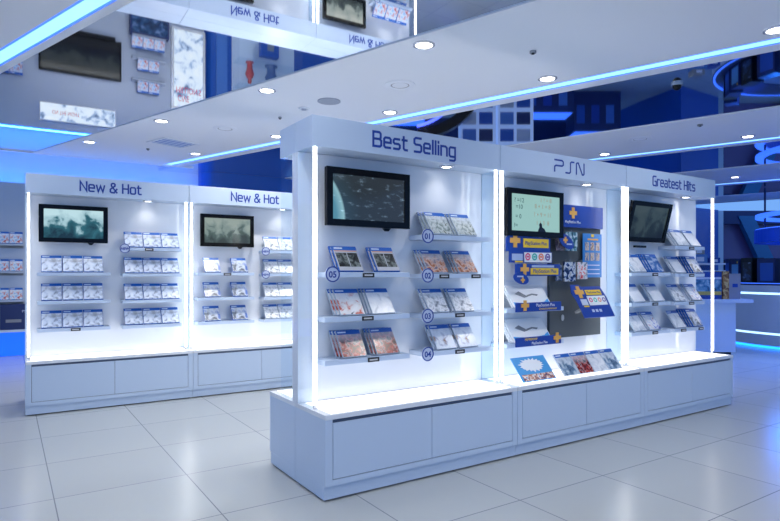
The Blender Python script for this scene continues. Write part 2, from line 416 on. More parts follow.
# --- screens
def tv(fr, a, b, z, w, h, label, scr, tilt=0, yaw=0, sensor=True, arm=.4):
    """a,z: centre of the picture frame; b: front plane"""
    root = thing('wall_television', label, 'television', fr.P(a,b,z), fr.rz+yaw)
    root.rotation_euler = (tilt, 0, fr.rz+yaw)
    fm = MB(); t = .04; bz = .045
    fm.box(-w/2, -w/2+bz, 0, .012, -h/2, h/2); fm.box(w/2-bz, w/2, 0, .012, -h/2, h/2)
    fm.box(-w/2+bz, w/2-bz, 0, .012, -h/2, -h/2+bz); fm.box(-w/2+bz, w/2-bz, 0, .012, h/2-bz, h/2)
    fm.build('bezel', M_bezel, root)
    MB().box(-w/2, w/2, .012, t, -h/2, h/2).build('back_shell', M_black, root, bevel=.004)
    s = MB().box(-w/2+bz, w/2-bz, .008, .0118, -h/2+bz, h/2-bz).build('screen', scr, root)
    MB().box(-.09, .09, t, t+.012, -.09, .09).build('mount_plate', M_black, root)
    MB().box(-.03, .03, t+.012, max(t+.014, arm-b-.002), -.03, .03).build('mount_arm', M_black, root)
    if sensor:
        MB().prism([(-.03,0),(.03,0),(.012,.02),(-.012,.02)], 0, .02, mat=Matrix.Translation((.16,.03,-h/2-.001)) @ Matrix.Rotation(R(-90),4,'X')).build('sensor', M_black, root)
    return root, s

def screen_space():
    m = mat('screen_space', (.004,.004,.006), .08); N,L,b = nodes(m)
    tc = N.new('ShaderNodeTexCoord')
    d = N.new('ShaderNodeVectorMath'); d.operation = 'DISTANCE'; d.inputs[1].default_value = (-.62,0,-.16)
    L.new(tc.outputs['Object'], d.inputs[0])
    r1 = ramp(N, [(0,(.04,.13,.2)),(.36,(.10,.30,.40)),(.415,(.30,.55,.62)),(.43,(.03,.06,.08)),(.55,(.025,.035,.04)),(1,(.03,.035,.04))])
    L.new(d.outputs['Value'], r1.inputs[0])
    mp = N.new('ShaderNodeMapping'); mp.inputs['Scale'].default_value = (1,1,2.4); mp.inputs['Location'].default_value = (2.1,0,.7)
    n = N.new('ShaderNodeTexNoise'); n.inputs['Scale'].default_value = 13; n.inputs['Detail'].default_value = 7; n.inputs['Roughness'].default_value = .65
    L.new(tc.outputs['Object'], mp.inputs[0]); L.new(mp.outputs[0], n.inputs['Vector'])
    r2 = ramp(N, [(.55,(0,0,0)),(.62,(.05,.08,.11)),(.68,(.25,.34,.42)),(.75,(.6,.7,.78))]); L.new(n.outputs['Fac'], r2.inputs[0])
    a = N.new('ShaderNodeMix'); a.data_type = 'RGBA'; a.blend_type = 'ADD'; a.inputs[0].default_value = 1
    L.new(r1.outputs[0], a.inputs[6]); L.new(r2.outputs[0], a.inputs[7]); L.new(a.outputs[2], b.inputs['Emission Color']); b.inputs['Emission Strength'].default_value = .8
    return m
def screen_mist(name, lo, hi, seed, scale, dark, st=.9, split=.0):
    m = mat(name, (.004,.004,.006), .08); N,L,b = nodes(m)
    tc = N.new('ShaderNodeTexCoord'); sx = N.new('ShaderNodeSeparateXYZ'); L.new(tc.outputs['Object'], sx.inputs[0])
    mp = N.new('ShaderNodeMapping'); mp.inputs['Location'].default_value = (seed,seed*.7,seed*1.9)
    n = N.new('ShaderNodeTexNoise'); n.inputs['Scale'].default_value = scale; n.inputs['Detail'].default_value = 6; n.inputs['Distortion'].default_value = .4
    L.new(tc.outputs['Object'], mp.inputs[0]); L.new(mp.outputs[0], n.inputs['Vector'])
    ad = N.new('ShaderNodeMath'); ad.operation = 'MULTIPLY_ADD'; ad.inputs[1].default_value = 1.5; L.new(sx.outputs['Z'], ad.inputs[0]); L.new(n.outputs['Fac'], ad.inputs[2])
    r = ramp(N, [(.25,dark),(.46,lo),(.54,hi),(.72,(min(1,hi[0]*1.5),min(1,hi[1]*1.35),min(1,hi[2]*1.3)))])
    L.new(ad.outputs[0], r.inputs[0]); L.new(r.outputs[0], b.inputs['Emission Color']); b.inputs['Emission Strength'].default_value = st
    return m

# ------------------------------------------------------------------ island
gI = 'display units of the centre island'
A1, A2, A3 = 0, 1.63, 3.245
W1_, W2_, W3_ = 1.63, 1.615, 1.575
uB = module(I, A1, W1_, 'white island display unit signed best selling with numbered shelves and a space game screen', gI, ('Best Selling', .458, 1.172, 2.262, .097))
uP = module(I, A2, W2_, 'white island display unit with grey pegboard and mint green screen, between two shelf units', gI, ('pzm', .628, 1.008, 2.262, .098, .17, .24))
uG = module(I, A3, W3_, 'white island display unit signed greatest hits at the far end of the island', gI, ('Greatest Hits', .424, 1.168, 2.258, .09))
for a0,w,nm in ((A1,W1_,'best selling unit'),(A2,W2_,'pegboard unit'),(A3,W3_,'greatest hits unit')):
    module(I, a0, w, 'rear island display unit standing back to back with the '+nm, 'rear units of the centre island', flip=True)
LZ = (1.405, 1.113, .83); RZ = (1.68, 1.395, 1.103, .828)
# best selling
bs = 'best selling unit'
for z,tg in zip(LZ, (.435,.43,.475)): shelf(uB, .105, .78, z, [tg], (.155,'05') if z == LZ[0] else None)
for z,tg,bn in zip(RZ, ([], [1.09,1.40], [1.24], [1.24]), ('01','02','03','04')): shelf(uB, .905, 1.56, z, tg, (.927, bn))
gB = 'game cases in the best selling unit'
stacks(I, A1, LZ[0], [(.315,2,'dark'),(.612,2,'dark')], 'shelf 05 of best selling unit', gB)
stacks(I, A1, LZ[1], [(.325,3,'redwhite'),(.570,3,'white')], 'middle shelf under space screen', gB)
stacks(I, A1, LZ[2], [(.343,3,'redblack'),(.610,3,'redblack')], 'lowest shelf under space screen', gB)
stacks(I, A1, RZ[0], [(1.085,3,'greengrey'),(1.330,3,'greengrey')], 'shelf 01 of best selling unit', gB)
stacks(I, A1, RZ[1], [(1.050,3,'orange'),(1.340,3,'orange')], 'shelf 02 of best selling unit', gB)
stacks(I, A1, RZ[2], [(1.060,2,'snow'),(1.305,2,'snow')], 'shelf 03 of best selling unit', gB)
stacks(I, A1, RZ[3], [(1.130,2,'bluewhite'),(1.345,2,'bluewhite')], 'shelf 04 of best selling unit', gB)
tv(I, A1+.505, .30, 1.918, .675, .395, 'black wall television showing a ringed planet scene above shelf 05', screen_space())
# greatest hits
for z,tg in zip(LZ, (.5,.5,.5)): shelf(uG, .12, .775, z, [tg])
for z,tg in zip(RZ, ([1.15],[1.15],[1.15],[1.0,1.33])): shelf(uG, .85, 1.41, z, tg)
gG = 'game cases in the greatest hits unit'
stacks(I, A3, LZ[0], [(.29,2,'silver'),(.575,4,'blue')], 'upper shelf under greatest hits screen', gG)
stacks(I, A3, LZ[1], [(.27,1,'plain'),(.60,2,'plain')], 'middle shelf under greatest hits screen', gG)
stacks(I, A3, LZ[2], [(.29,1,'silver'),(.535,3,'multi')], 'lowest shelf under greatest hits screen', gG)
stacks(I, A3, RZ[0], [(1.03,3,'silver'),(1.27,3,'plain')], 'top shelf beside greatest hits screen', gG)
stacks(I, A3, RZ[1], [(.985,2,'plain'),(1.30,4,'car')], 'second shelf, outer greatest hits column', gG)
stacks(I, A3, RZ[2], [(.985,1,'snow'),(1.30,2,'multi')], 'third shelf, outer greatest hits column', gG)
stacks(I, A3, RZ[3], [(.985,1,'white'),(1.30,4,'car')], 'lowest shelf, outer greatest hits column', gG)
tv(I, A3+.505, .27, 1.905, .66, .40, 'black television tilted downward on an arm in the greatest hits unit', screen_mist('screen_dim', (.012,.022,.024), (.035,.055,.055), 4, 5, (.004,.006,.008), .8), tilt=R(14), sensor=False, arm=.39)
sb = bpy.data.objects  # small soundbar under that television
o = thing('sensor_bar', 'small black sensor bar under the tilted television', 'sensor bar', I.P(A3+.45,.33,1.655), I.rz)
MB().box(-.09,.09,0,.03,0,.022).build('bar_body', M_black, o, bevel=.004); MB().box(-.02,.02,.03,BACK-.33-.002,.004,.018).build('bracket', M_black, o)

# --- promo unit (pegboard)
pg = MB().box(.777, 1.478, .37, .398, .82, 2.02)
pg.build('pegboard', M_peg, uP)
MB().box(.777, 1.478, .34, .369, 1.815, 2.017).build('header_board', M_psblue, uP, bevel=.003)
def plus(b_, x, z, s, y0, y1, m, mat=None):
    w = s*.30
    return b_.faces([(x+px*s/2, y, z+pz*s/2) for y in (y0,y1) for px,pz in [(-.36,-1),(.36,-1),(.36,-.36),(1,-.36),(1,.36),(.36,.36),(.36,1),(-.36,1),(-.36,.36),(-1,.36),(-1,-.36),(-.36,-.36)]],
        [tuple(range(12)), tuple(range(23,11,-1))]+[(i,12+i,12+(i+1)%12,(i+1)%12) for i in range(12)], m, mat)
hb = [c for c in uP.children if c.name.startswith('header_board')][0]
plus(MB(), 1.05, 1.945, .10, .335, .34, M_gold).build('plus_emblem', M_gold, hb)
textmesh('board_text', 'PlayStation Plus', .034, M_paper, hb, (1.05,.339,1.862))
root, s = tv(I, A2+.51, .275, 1.905, .675, .395, 'black wall television with a mint screen of handwritten sums, in the pegboard unit', mat('screen_mint', (.01,.01,.01), .1, emit=(.30,.52,.48), es=.95))
M_chalk = mat('screen_dark_ink', (.01,.02,.02), .3, emit=(.03,.10,.10), es=.5); M_chalk2 = mat('screen_tan_ink', (.05,.03,.02), .3, emit=(.38,.33,.22), es=.7)
for t,x,z,m in (('? =12',-.20,.10,M_chalk),('=10',-.20,.045,M_chalk),('= 0',-.21,-.035,M_chalk),('?=',-.24,-.11,M_chalk),('8 + 1 = 8',.08,.06,M_chalk2),('? + 9 = 11',.08,-.01,M_chalk2),('1 1 3  8',.08,-.08,M_chalk2),('1 ? = 8',.12,.115,M_chalk2)):
    textmesh('sum_writing', t, .052, m, s, (x,.0078,z), ext=.0003)
M_refl = mat('screen_reflection_dark', (.004,.004,.006), .3)  # dark shape paints a reflection onto the mint screen
MB().faces([(.02,.0074,-.152),(.12,.0074,-.152),(.10,.0074,-.125),(.075,.0074,-.115),(.07,.0074,-.085),(.05,.0074,-.075),(.035,.0074,-.09),(.04,.0074,-.115),(.03,.0074,-.13)], [tuple(range(9))]).build('reflected_silhouette', M_refl, s)

def promo(name, label, a, b, z, parts, group=None, tilt=0, cat='promotional sign', mount=True):
    o = thing(name, label, cat, I.P(A2+a,b,z), I.rz, group); o.rotation_euler = (tilt,0,I.rz)
    return o
gp = 'promotional signs under the mint screen'
# upper sign with big plus
o = promo('promo_sign', 'blue sign with big gold plus and yellow strip, right under the mint screen', .43, .30, 1.585, 0, gp)
MB().prism([(-.26,-.005),(.26,-.005),(.26,.115),(-.06,.125),(-.11,.15),(-.22,.15),(-.26,.10)], 0, .012, mat=Matrix.Rotation(R(90),4,'X')).build('board', M_psblue, o)
plus(MB(), -.165, .085, .115, -.018, -.0125, M_gold).build('plus_emblem', M_gold, o)
y = MB().box(-.07, .235, -.016, -.0125, .03, .105).build('yellow_strip', M_yellow, o); textmesh('strip_text', 'PlayStation Plus', .042, M_ink, y, (.08,-.017,.066))
MB().box(-.02,.02,0,.099,.03,.06).build('bracket', M_acryl, o)
# middle sign with four round icons
o = promo('promo_sign', 'white sign with four coloured round icons between two blue signs', .45, .285, 1.485, 0, gp)
MB().box(-.26,.245,-.012,0,0,.095).build('board', M_psblue, o)
w_ = MB().box(-.095,.235,-.0165,-.0125,.006,.089).build('white_card', M_paper, o)
MB().box(-.235,-.115,-.0165,-.0125,.02,.075).build('pale_card', mat('card_pale_blue', (.4,.5,.75), .4), o)
MB().box(-.20,-.115,-.0165,-.0125,.004,.016).build('yellow_line', M_yellow, o)
for i,c in enumerate([(.75,.08,.22),(.05,.5,.42),(.85,.25,.15),(.15,.08,.35)]):
    mi = mat('icon_%d'%i, c, .4)
    Mx = Matrix.Translation((-.055+.08*i,-.0165,.052)) @ Matrix.Rotation(R(90),4,'X')
    MB().lathe([(.019,0),(.031,0),(.031,.002),(.019,.002)], 20, mat=Mx, close=True).build('round_icon', mi, w_)
    MB().box(-.068+.08*i,-.042+.08*i,-.0185,-.0166,.045,.06).build('icon_glyph', mi, w_)
MB().box(-.02,.02,0,.114,.03,.06).build('bracket', M_acryl, o)
# lower sign
o = promo('promo_sign', 'blue sign with small gold plus and wide yellow strip above the oval badge', .51, .27, 1.376, 0, gp)
MB().box(-.265,.27,-.012,0,0,.10).build('board', M_psblue, o)
plus(MB(), -.165, .055, .095, -.018, -.0125, M_gold).build('plus_emblem', M_gold, o)
y = MB().box(-.095,.245,-.016,-.0125,.012,.066).build('yellow_strip', M_yellow, o); textmesh('strip_text', 'PlayStation Plus', .046, M_ink, y, (.075,-.017,.040))
MB().box(-.08,.19,-.016,-.0125,.072,.09).build('pale_line', mat('card_line', (.4,.5,.75), .4), o)
MB().box(-.02,.02,0,.129,.03,.06).build('bracket', M_acryl, o)
o = promo('oval_sign', 'small blue oval sign with gold mark below the other blue signs', .285, .243, 1.355, 0)
Mx = Matrix.Rotation(R(90),4,'X') @ Matrix.Rotation(R(-14),4,'Z')
MB().prism([(.088*math.cos(t),.045*math.sin(t)) for t in [i*math.pi/14 for i in range(28)]], 0, .008, mat=Mx).build('oval_board', M_psblue, o)
plus(MB(), .015, -.012, .045, -.012, -.0085, M_gold).build('plus_emblem', M_gold, o)
MB().box(-.05,.02,-.0115,-.0085,.012,.024).build('pale_line', M_badge, o)
MB().box(-.012,.012,.001,.156,-.03,-.015).build('bracket', M_acryl, o)
# shelves with booklets and blue strips
for z,(gx,t1,t2),wd in zip((1.113,.83), ((.285,'PlayStation Plus','12 MONTHS MEMBERSHIP'),(.67,'PlayStation Plus','MEMBERSHIP')), ('upper','lower')):
    s = shelf(uP, .10, .775, z)
    st = MB().box(.19, .725, .198, .211, z-.03, z+.045).build('blue_strip', M_psblue, s, bevel=.001)
    plus(MB(), gx, z+.022, .085, .190, .1975, M_gold).build('plus_emblem', M_gold, st)
    if wd == 'upper':
        textmesh('strip_text', t1, .036, M_paper, st, (.53,.1975,z+.02)); textmesh('strip_text', t2, .019, M_yellow, st, (.56,.1975,z-.012))
    else:
        textmesh('strip_text', t2, .026, M_yellow, st, (.36,.1975,z+.026)); textmesh('strip_text', t1, .03, M_paper, st, (.46,.1975,z-.008))
    n = 2 if wd == 'upper' else 3
    for j in range(n):
        lab = '%s white brochure with grey console picture, leaning on the %s pegboard-unit shelf' % (['front','second','rearmost'][j], wd)
        o = thing('brochure', lab, 'brochure', I.P(A2+.42-.014*j, .222+.017*j, z+.0085), I.rz, 'white brochures behind the blue strips'); o.rotation_euler = (-R(36),0,I.rz)
        MB().box(-.22,.22,0,.012,0,.215).build('paper_block', M_paper, o, bevel=.001)
        if j == 0:
            MB().prism([(-.15,.13),(-.06,.09),(-.01,.10),(-.09,.155)], 0, .001, mat=Matrix.Rotation(R(90),4,'X')).build('picture_console', M_grey_pic, o)
            MB().prism([(-.02,.10),(.05,.115),(.10,.105),(.12,.12),(.05,.13),(-.02,.115)], 0, .001, mat=Matrix.Rotation(R(90),4,'X')).build('picture_cable', M_grey_pic, o)
            MB().prism([(-.21,.003),(.21,.003),(.21,.075),(.15,.045),(.0,.03),(-.21,.05)], 0, .0008, mat=Matrix.Rotation(R(90),4,'X')).build('picture_wave', M_skyblue, o)
# hanging packs on the pegboard
gh = 'packs hanging on the grey pegboard'
packs = [
 ('dim',(.80,.905),(1.60,1.725),'dark pack half hidden behind the round blue sticker on pegboard', [(.3,(.03,.03,.05)),(.5,(.2,.15,.18)),(.65,(.4,.35,.35))]),
 ('teal',(.925,1.085),(1.60,1.77),'dark teal pack with figure hanging under the blue header board', [(.35,(.02,.04,.07)),(.48,(.08,.22,.28)),(.58,(.4,.55,.6)),(.7,(.7,.72,.75))]),
 ('navy',(.80,.88),(1.33,1.47),'narrow dark pack at the edge of the lower pegboard row', [(.35,(.01,.015,.03)),(.55,(.1,.14,.25)),(.7,(.4,.42,.45))]),
 ('hero',(.905,1.06),(1.325,1.50),'navy pack with a white cloaked figure on the lower pegboard row', [(.38,(.01,.02,.07)),(.47,(.05,.1,.3)),(.54,(.6,.65,.7)),(.7,(.1,.1,.12))]),
 ('red',(1.085,1.225),(1.345,1.50),'white pack with red figures on the lower pegboard row', [(.36,(.55,.03,.04)),(.44,(.7,.25,.25)),(.5,(.72,.74,.77)),(.66,(.2,.22,.25))]),
]
for nm,(x0,x1),(z0,z1),lab,stops in packs:
    xc = (x0+x1)/2; h = z1-z0; w = (x1-x0)/2
    o = thing('hanging_pack', lab, 'pack', I.P(A2+xc,.33,z0), I.rz, gh)
    MB().box(-w,w,-.012,0,0,h).build('card', noise_mat('pack_'+nm, stops, 24, len(nm)+xc*7, .25), o, bevel=.002)
    MB().box(-.02,.02,-.008,-.004,h,h+.022).build('hang_tab', M_acryl, o)
    MB().box(-.004,.004,-.012,.0395,h+.008,h+.014).build('hook', M_ring, o)
o = thing('round_sticker', 'blue round sticker sign with gold mark clipped on the pegboard', 'sign', I.P(A2+.89,.285,1.68), I.rz)
Mx = Matrix.Rotation(R(90),4,'X') @ Matrix.Rotation(R(-28),4,'Z')
MB().prism([(.105*math.cos(t),.055*math.sin(t)) for t in [i*math.pi/14 for i in range(28)]], 0, .006, mat=Mx).build('oval_board', M_psblue, o)
plus(MB(), -.015, .012, .055, -.010, -.0065, M_gold).build('plus_emblem', M_gold, o)
MB().box(.0,.07,-.010,-.0065,-.03,-.018).build('pale_line', M_badge, o)
MB().box(-.01,.01,.001,.028,-.01,.01).build('clip', M_ring, o)
o = thing('poster_card', 'tall bright blue leaflet with six small pictures on the pegboard', 'leaflet', I.P(A2+1.315,.34,1.36), I.rz)
MB().box(-.135,.135,-.006,0,0,.405).build('sheet', mat('leaflet_blue', (.02,.20,.58), .35), o)
for r_i in range(2):
    for c_i in range(3):
        MB().box(-.105+.075*c_i,-.05+.075*c_i,-.009,-.0065,.25-.095*r_i,.325-.095*r_i).build('small_picture', noise_mat('leaf_pic%d%d'%(r_i,c_i), [(.35,(.25,.1,.05)),(.5,(.6,.5,.4)),(.65,(.1,.15,.3))], 30, r_i*3+c_i, .4), o)
MB().box(-.07,.08,-.009,-.0065,.345,.36).build('gold_line', M_gold, o); MB().box(-.02,.02,-.009,-.0065,.375,.40).build('gold_mark', M_yellow, o)
for zz in (.03,.07,.11): MB().box(-.10,.10,-.009,-.0065,zz,zz+.008).build('pale_line', M_badge, o)
MB().box(-.01,.01,.0005,.0295,.36,.375).build('clip', M_ring, o)
# big tilted leaflet holder
o = thing('promo_sign', 'large tilted blue sign with gold plus and icons on the lower pegboard', 'promotional sign', I.P(A2+1.11,.11,1.01), I.rz); o.rotation_euler = (-R(28),0,I.rz)
RX = Matrix.Rotation(R(90),4,'X')
MB().prism([(-.19,0),(.22,0),(.22,.19),(.19,.30),(-.07,.30),(-.10,.32),(-.20,.32),(-.23,.24),(-.20,.16)], 0, .008, mat=RX).build('board', M_psblue, o)
plus(MB(), -.13, .245, .115, -.014, -.0085, M_gold).build('plus_emblem', M_gold, o)
y = MB().box(-.045,.165,-.012,-.0085,.215,.265).build('yellow_strip', M_yellow, o); textmesh('strip_text', 'PlayStation Plus', .029, M_ink, y, (.06,-.0125,.24))
w_ = MB().box(-.055,.19,-.012,-.0085,.115,.205).build('white_card', M_paper, o)
for i,c in enumerate([(.75,.08,.22),(.05,.5,.42),(.85,.25,.15),(.15,.08,.35)]):
    Mx = Matrix.Translation((-.02+.06*i,-.012,.165)) @ RX
    MB().lathe([(.013,0),(.022,0),(.022,.002),(.013,.002)], 18, mat=Mx, close=True).build('round_icon', mat('iconb_%d'%i, c, .4), w_)
MB().box(-.155,-.075,-.012,-.0085,.12,.175).build('pale_card', M_badge, o); MB().box(-.14,-.075,-.012,-.0085,.10,.113).build('yellow_line', M_yellow, o)
for i in range(3): MB().box(-.06+.05*i,-.03+.05*i,-.012,-.0085,.05,.075).build('white_icon', M_badge, o)
MB().box(-.02,.02,0,.20,.13,.15).build('support_arm', M_ring, o)
o = thing('suction_hook', 'small clear hook on the bare lower pegboard', 'hook', I.P(A2+.93,.36,1.0), I.rz)
MB().prism([(.018*math.cos(t),.028*math.sin(t)) for t in [i*math.pi/8 for i in range(16)]], 0, .006, mat=RX).build('hook_plate', mat('hook_clear', (.5,.53,.55), .3), o)
MB().box(-.006,.006,.0,.0095,-.01,.01).build('hook_stem', M_ring, o)
# leaflets on the counter
def easel(x0, x1, b0, par):
    pass
o = thing('leaflet', 'wide blue leaflet with white burst and row of faces on the counter', 'leaflet', I.P(A2+.345,.085,.539), I.rz); o.rotation_euler = (-R(40),0,I.rz)
MB().box(-.19,.19,0,.006,0,.225).build('sheet', mat('leaflet_sky', (.06,.33,.68), .3), o)
b_ = MB(); P_ = []
for i in range(36):
    r = (.105 if i % 2 else .082)+random.uniform(-.008,.012); t = i*math.pi/18
    P_.append((1.35*r*math.cos(t), .145+.62*r*math.sin(t)))
b_.prism(P_, 0, .001, mat=RX).build('white_burst', M_paper, o)
MB().box(-.17,.18,-.001,-.0001,.006,.062).build('faces_row', noise_mat('faces', [(.36,(.05,.05,.15)),(.46,(.5,.2,.12)),(.54,(.7,.55,.45)),(.62,(.8,.8,.8)),(.7,(.1,.2,.5))], 34, 5, .3), o)
for i,key in enumerate(('steelart','redblack','silver','steelart')):
    place_case(key, I, A2+.735+.196*i, .085, .534, R(38), '%s of four game cases in a row on the counter below the pegboard' % ['first','second','third','last'][i], 'cases in a row on the counter')

# ------------------------------------------------------------------ new and hot gondola
gL = 'display units signed new and hot'
WL = 1.594
NH = ('New & Hot', .490, 1.083, 2.262, .098)
uL = [module(Lf, i*WL, WL, t, gL, NH) for i,t in enumerate((
 'white display unit signed new & hot at the outer end of its row', 'white display unit signed new & hot, middle of its row, with a greenish screen',
 'white display unit signed new & hot hidden behind the island, seen in the ceiling mirror'))]
for i in range(3): module(Lf, i*WL, WL, 'rear display unit behind new & hot unit %s' % ['at the outer end','in the middle','behind the island'][i], 'rear units of the new and hot row', flip=True)
gN = 'game cases in the new and hot units'
for i,u in enumerate(uL):
    nm = ['outer new & hot unit','middle new & hot unit','hidden new & hot unit'][i]
    for k_,z in enumerate(LZ):
        shelf(u, .105, .78, z, [.45] if (i == 0 and k_ == 2) or (i == 1 and k_ == 0) else None)
        w = ['upper','middle','lowest'][k_]+' shelf under screen, '+nm
        if i == 0: stacks(Lf, 0, z, [(.235,1,'pale'),(.428,1,'pale'),(.621,1,'pale')], w, gN)
        else: stacks(Lf, i*WL, z, [(.285,1,'car'),(.615,1,'car')], w, gN)
    for k_,z in enumerate(RZ):
        shelf(u, .90, 1.52, z, [1.17] if k_ == 0 and i == 0 else None, (.92,'NEW') if (k_ == 0 or (i == 1 and k_ == 1)) else None)
        w = ['top','second','third','lowest'][k_]+' shelf beside screen, '+nm
        key = ['pale','snow','comic'][i]
        stacks(Lf, i*WL, z, [(1.02,1,key),(1.213,1,key),(1.406,1,key)], w, gN)
tv(Lf, .442, .30, 1.918, .645, .39, 'black wall television showing misty teal trees in the outer new & hot unit', screen_mist('screen_trees', (.03,.14,.17), (.38,.60,.66), 2.2, 7, (.008,.03,.04), .85))
tv(Lf, WL+.482, .30, 1.91, .645, .385, 'black wall television showing a greenish grey blur in the middle new & hot unit', screen_mist('screen_green', (.08,.13,.12), (.22,.30,.28), 5.1, 9, (.03,.05,.05), .8))
tv(Lf, 2*WL+.482, .30, 1.87, .645, .385, 'wall television with a pale green picture in the hidden new & hot unit', screen_mist('screen_pale', (.10,.13,.12), (.36,.42,.38), 8.4, 6, (.04,.05,.05), .8))

# ------------------------------------------------------------------ steel display wall fittings
def lth(name, label, cat, a, b, z, group=None): return thing(name, label, cat, Lf.P(a,b,z), Lf.rz, group)
def wall_tv(a0, a1, z0, z1, label):
    o = lth('wall_television', label, 'television', (a0+a1)/2, 4.98, (z0+z1)/2); w = (a1-a0)/2; h = (z1-z0)/2
    MB().box(-w,w,.0,.069,-h,h).build('body', M_bezel, o, bevel=.004)
    MB().box(-w+.03,w-.03,-.003,-.0005,-h+.05,h-.03).build('screen', screen_mist('screen_face', (.008,.013,.016), (.03,.04,.038), 3.3, 4, (.003,.004,.006), .6), o)
    MB().box(-w+.1,w-.1,-.002,.06,-h-.07,-h-.005).build('speaker_bar', M_black, o)
wall_tv(.22, 1.52, 1.22, 1.93, 'large black television on the steel wall, seen in the mirror')
wall_tv(-3.0, -1.7, 1.22, 1.93, 'large black television on the steel wall beyond the wall shelves')
o = lth('light_box_sign', 'long white light box with red words above the large television', 'sign', .83, 5.0, 2.48)
MB().box(-.60,.60,0,.049,0,.32).build('frame', M_ring, o)
M_lb = noise_mat('lightbox_art', [(.30,(.10,.17,.32)),(.39,(.38,.52,.78)),(.46,(.74,.86,1)),(.7,(.86,.94,1))], 6, 2, .3, 7, emit=1.0)
p = MB().box(-.585,.585,-.003,-.0005,.015,.305).build('lit_panel', M_lb, o)
M_redtxt = mat('red_lettering', (.45,.02,.08), .4, emit=(.4,.02,.08), es=.5)
textmesh('red_words', 'ON THE NIGHT', .095, M_redtxt, p, (-.20,-.0045,.16), sx=.62)
o = lth('light_box_poster', 'tall white light box poster with red words beside the wall shelves', 'poster', 2.72, 5.0, .70)
MB().box(-.32,.32,0,.049,0,1.58).build('frame', M_ring, o)
p = MB().box(-.27,.27,-.003,-.0005,.05,1.53).build('lit_panel', M_lb, o)
textmesh('red_words', "MILLION'S", .17, M_redtxt, p, (.0,-.0045,1.20), sx=.62); textmesh('red_words', 'CIVE', .17, M_redtxt, p, (-.10,-.0045,1.36), sx=.62)
o = lth('display_case', 'dark blue boxed display hanging low on the steel wall', 'display box', 2.0, 4.9, .60)
MB().box(-.34,.34,0,.149,0,.42).build('case_body', M_navy, o, bevel=.004)
MB().box(-.31,.31,-.004,-.0005,.03,.39).build('picture', noise_mat('dispart', [(.4,(.005,.02,.07)),(.55,(.02,.08,.2)),(.68,(.2,.3,.5))], 9, 3, .2), o)
gW = 'game cases on the steel wall shelves'
def wall_shelf(a0, a1, z, n, ac, where, key='comic'):
    o = lth('wall_shelf', 'narrow dark shelf on the steel wall, '+where, 'shelf', (a0+a1)/2, 4.90, z, 'shelves on the steel wall'); w = (a1-a0)/2
    MB().box(-w,w,0,.149,-.03,0).build('board', M_steel, o); MB().box(-w,w,.1,.149,-.07,-.03).build('rail', M_grey_pic, o)
    for i in range(n):
        place_case(key, Lf, ac+(i-(n-1)/2)*.195, 4.915, z+.001, R(18), 'blue game case %s of %d on %s' % (NUMW[i] if i < 3 else 'last', n, where), gW)
for z,n,w in ((1.06,3,'lowest shelf beside the tall poster'),(1.47,2,'middle shelf beside the tall poster'),(1.88,2,'top shelf beside the tall poster')):
    wall_shelf(1.70, 2.28, z, n, 1.98, w)
for z,w in ((1.89,'top shelf past the row end'),(1.43,'middle shelf past the row end'),(.95,'low shelf past the row end')):
    wall_shelf(-.75, .0, z, 3, -.30, w)
for i,a in enumerate((-.62,-.08)):
    o = lth('console_box', 'dark navy boxed console on the low ledge, %s the gap' % ['before','after'][i], 'box', a, 4.86, .46, 'boxes on the low ledge')
    MB().box(-.25,.25,0,.17,0,.42).build('carton', M_navy, o, bevel=.004)
    MB().box(-.17,.05,-.003,-.0005,.12,.17).build('console_picture', M_grey_pic, o); textmesh('carton_mark', 'PS4', .06, M_badge, o, (.1,-.002,.30))
o = lbox('wall_ledge', W0, W1, 4.80, 5.049, .42, .459, M_white); tag(o, 'long low white ledge along the steel display wall', 'ledge')

# blue wall: pale panel, glass showcase
o = lth('wall_panel', 'pale glossy blue panel on the blue wall', 'panel', 3.36, 5.0, .3); MB().box(-.10,.12,0,.029,0,2.4).build('face', M_wallblue2, o)
o = lth('glass_showcase', 'tall glass showcase against the blue wall with a blue box inside', 'showcase', 4.24, 4.55, 0)
MB().box(-.67,.67,0,.47,.0,.30).build('base', M_white, o, bevel=.004)
MB().box(-.67,.67,.44,.47,.301,2.6).build('back_panel', M_panel, o)
MB().box(-.67,.67,0,.47,2.6,2.66).build('top', M_white, o)
for zz in (1.2,1.7): MB().box(-.65,.65,.03,.435,zz-.01,zz).build('glass_shelf', M_glass, o)
for x in (-.67,.66): MB().box(x,x+.01,.0,.438,.301,2.599).build('side_glass', M_glass, o)
for x in (-.66,.005): MB().box(x,x+.65,.0,.008,.301,2.599).build('glass_door', M_glass, o)
o = lth('display_box', 'square blue box standing in the glass showcase', 'box', 4.26, 4.68, .302)
MB().box(-.19,.19,0,.15,.35,.73).build('carton', M_wallblue, o, bevel=.004); MB().box(-.1,.1,.02,.13,0,.35).build('stand', M_white, o); MB().box(-.06,.08,-.003,-.0005,.45,.62).build('picture', M_grey_pic, o)
o = lth('figurine', 'red figurine on the glass showcase shelf', 'figurine', 3.85, 4.74, 1.201)
b_ = MB(); b_.lathe([(.001,0),(.08,0),(.08,.02),(.05,.03),(.06,.14),(.09,.24),(.06,.32),(.03,.34),(.045,.38),(.03,.43),(.001,.44)], 16); b_.build('body', mat('figurine_red', (.6,.06,.06), .3), o, smooth=True)
o = lth('figurine', 'dark blue figurine on the glass showcase shelf', 'figurine', 4.3, 4.74, 1.201)
b_ = MB(); b_.lathe([(.001,0),(.13,0),(.13,.02),(.08,.05),(.09,.16),(.13,.24),(.09,.34),(.04,.36),(.05,.42),(.001,.45)], 16); b_.build('body', mat('figurine_blue', (.06,.12,.28), .3), o, smooth=True)

# ------------------------------------------------------------------ right background
def TH(name, label, cat, x, y, z=0, rz=0, group=None): return thing(name, label, cat, (x,y,z), rz, group)
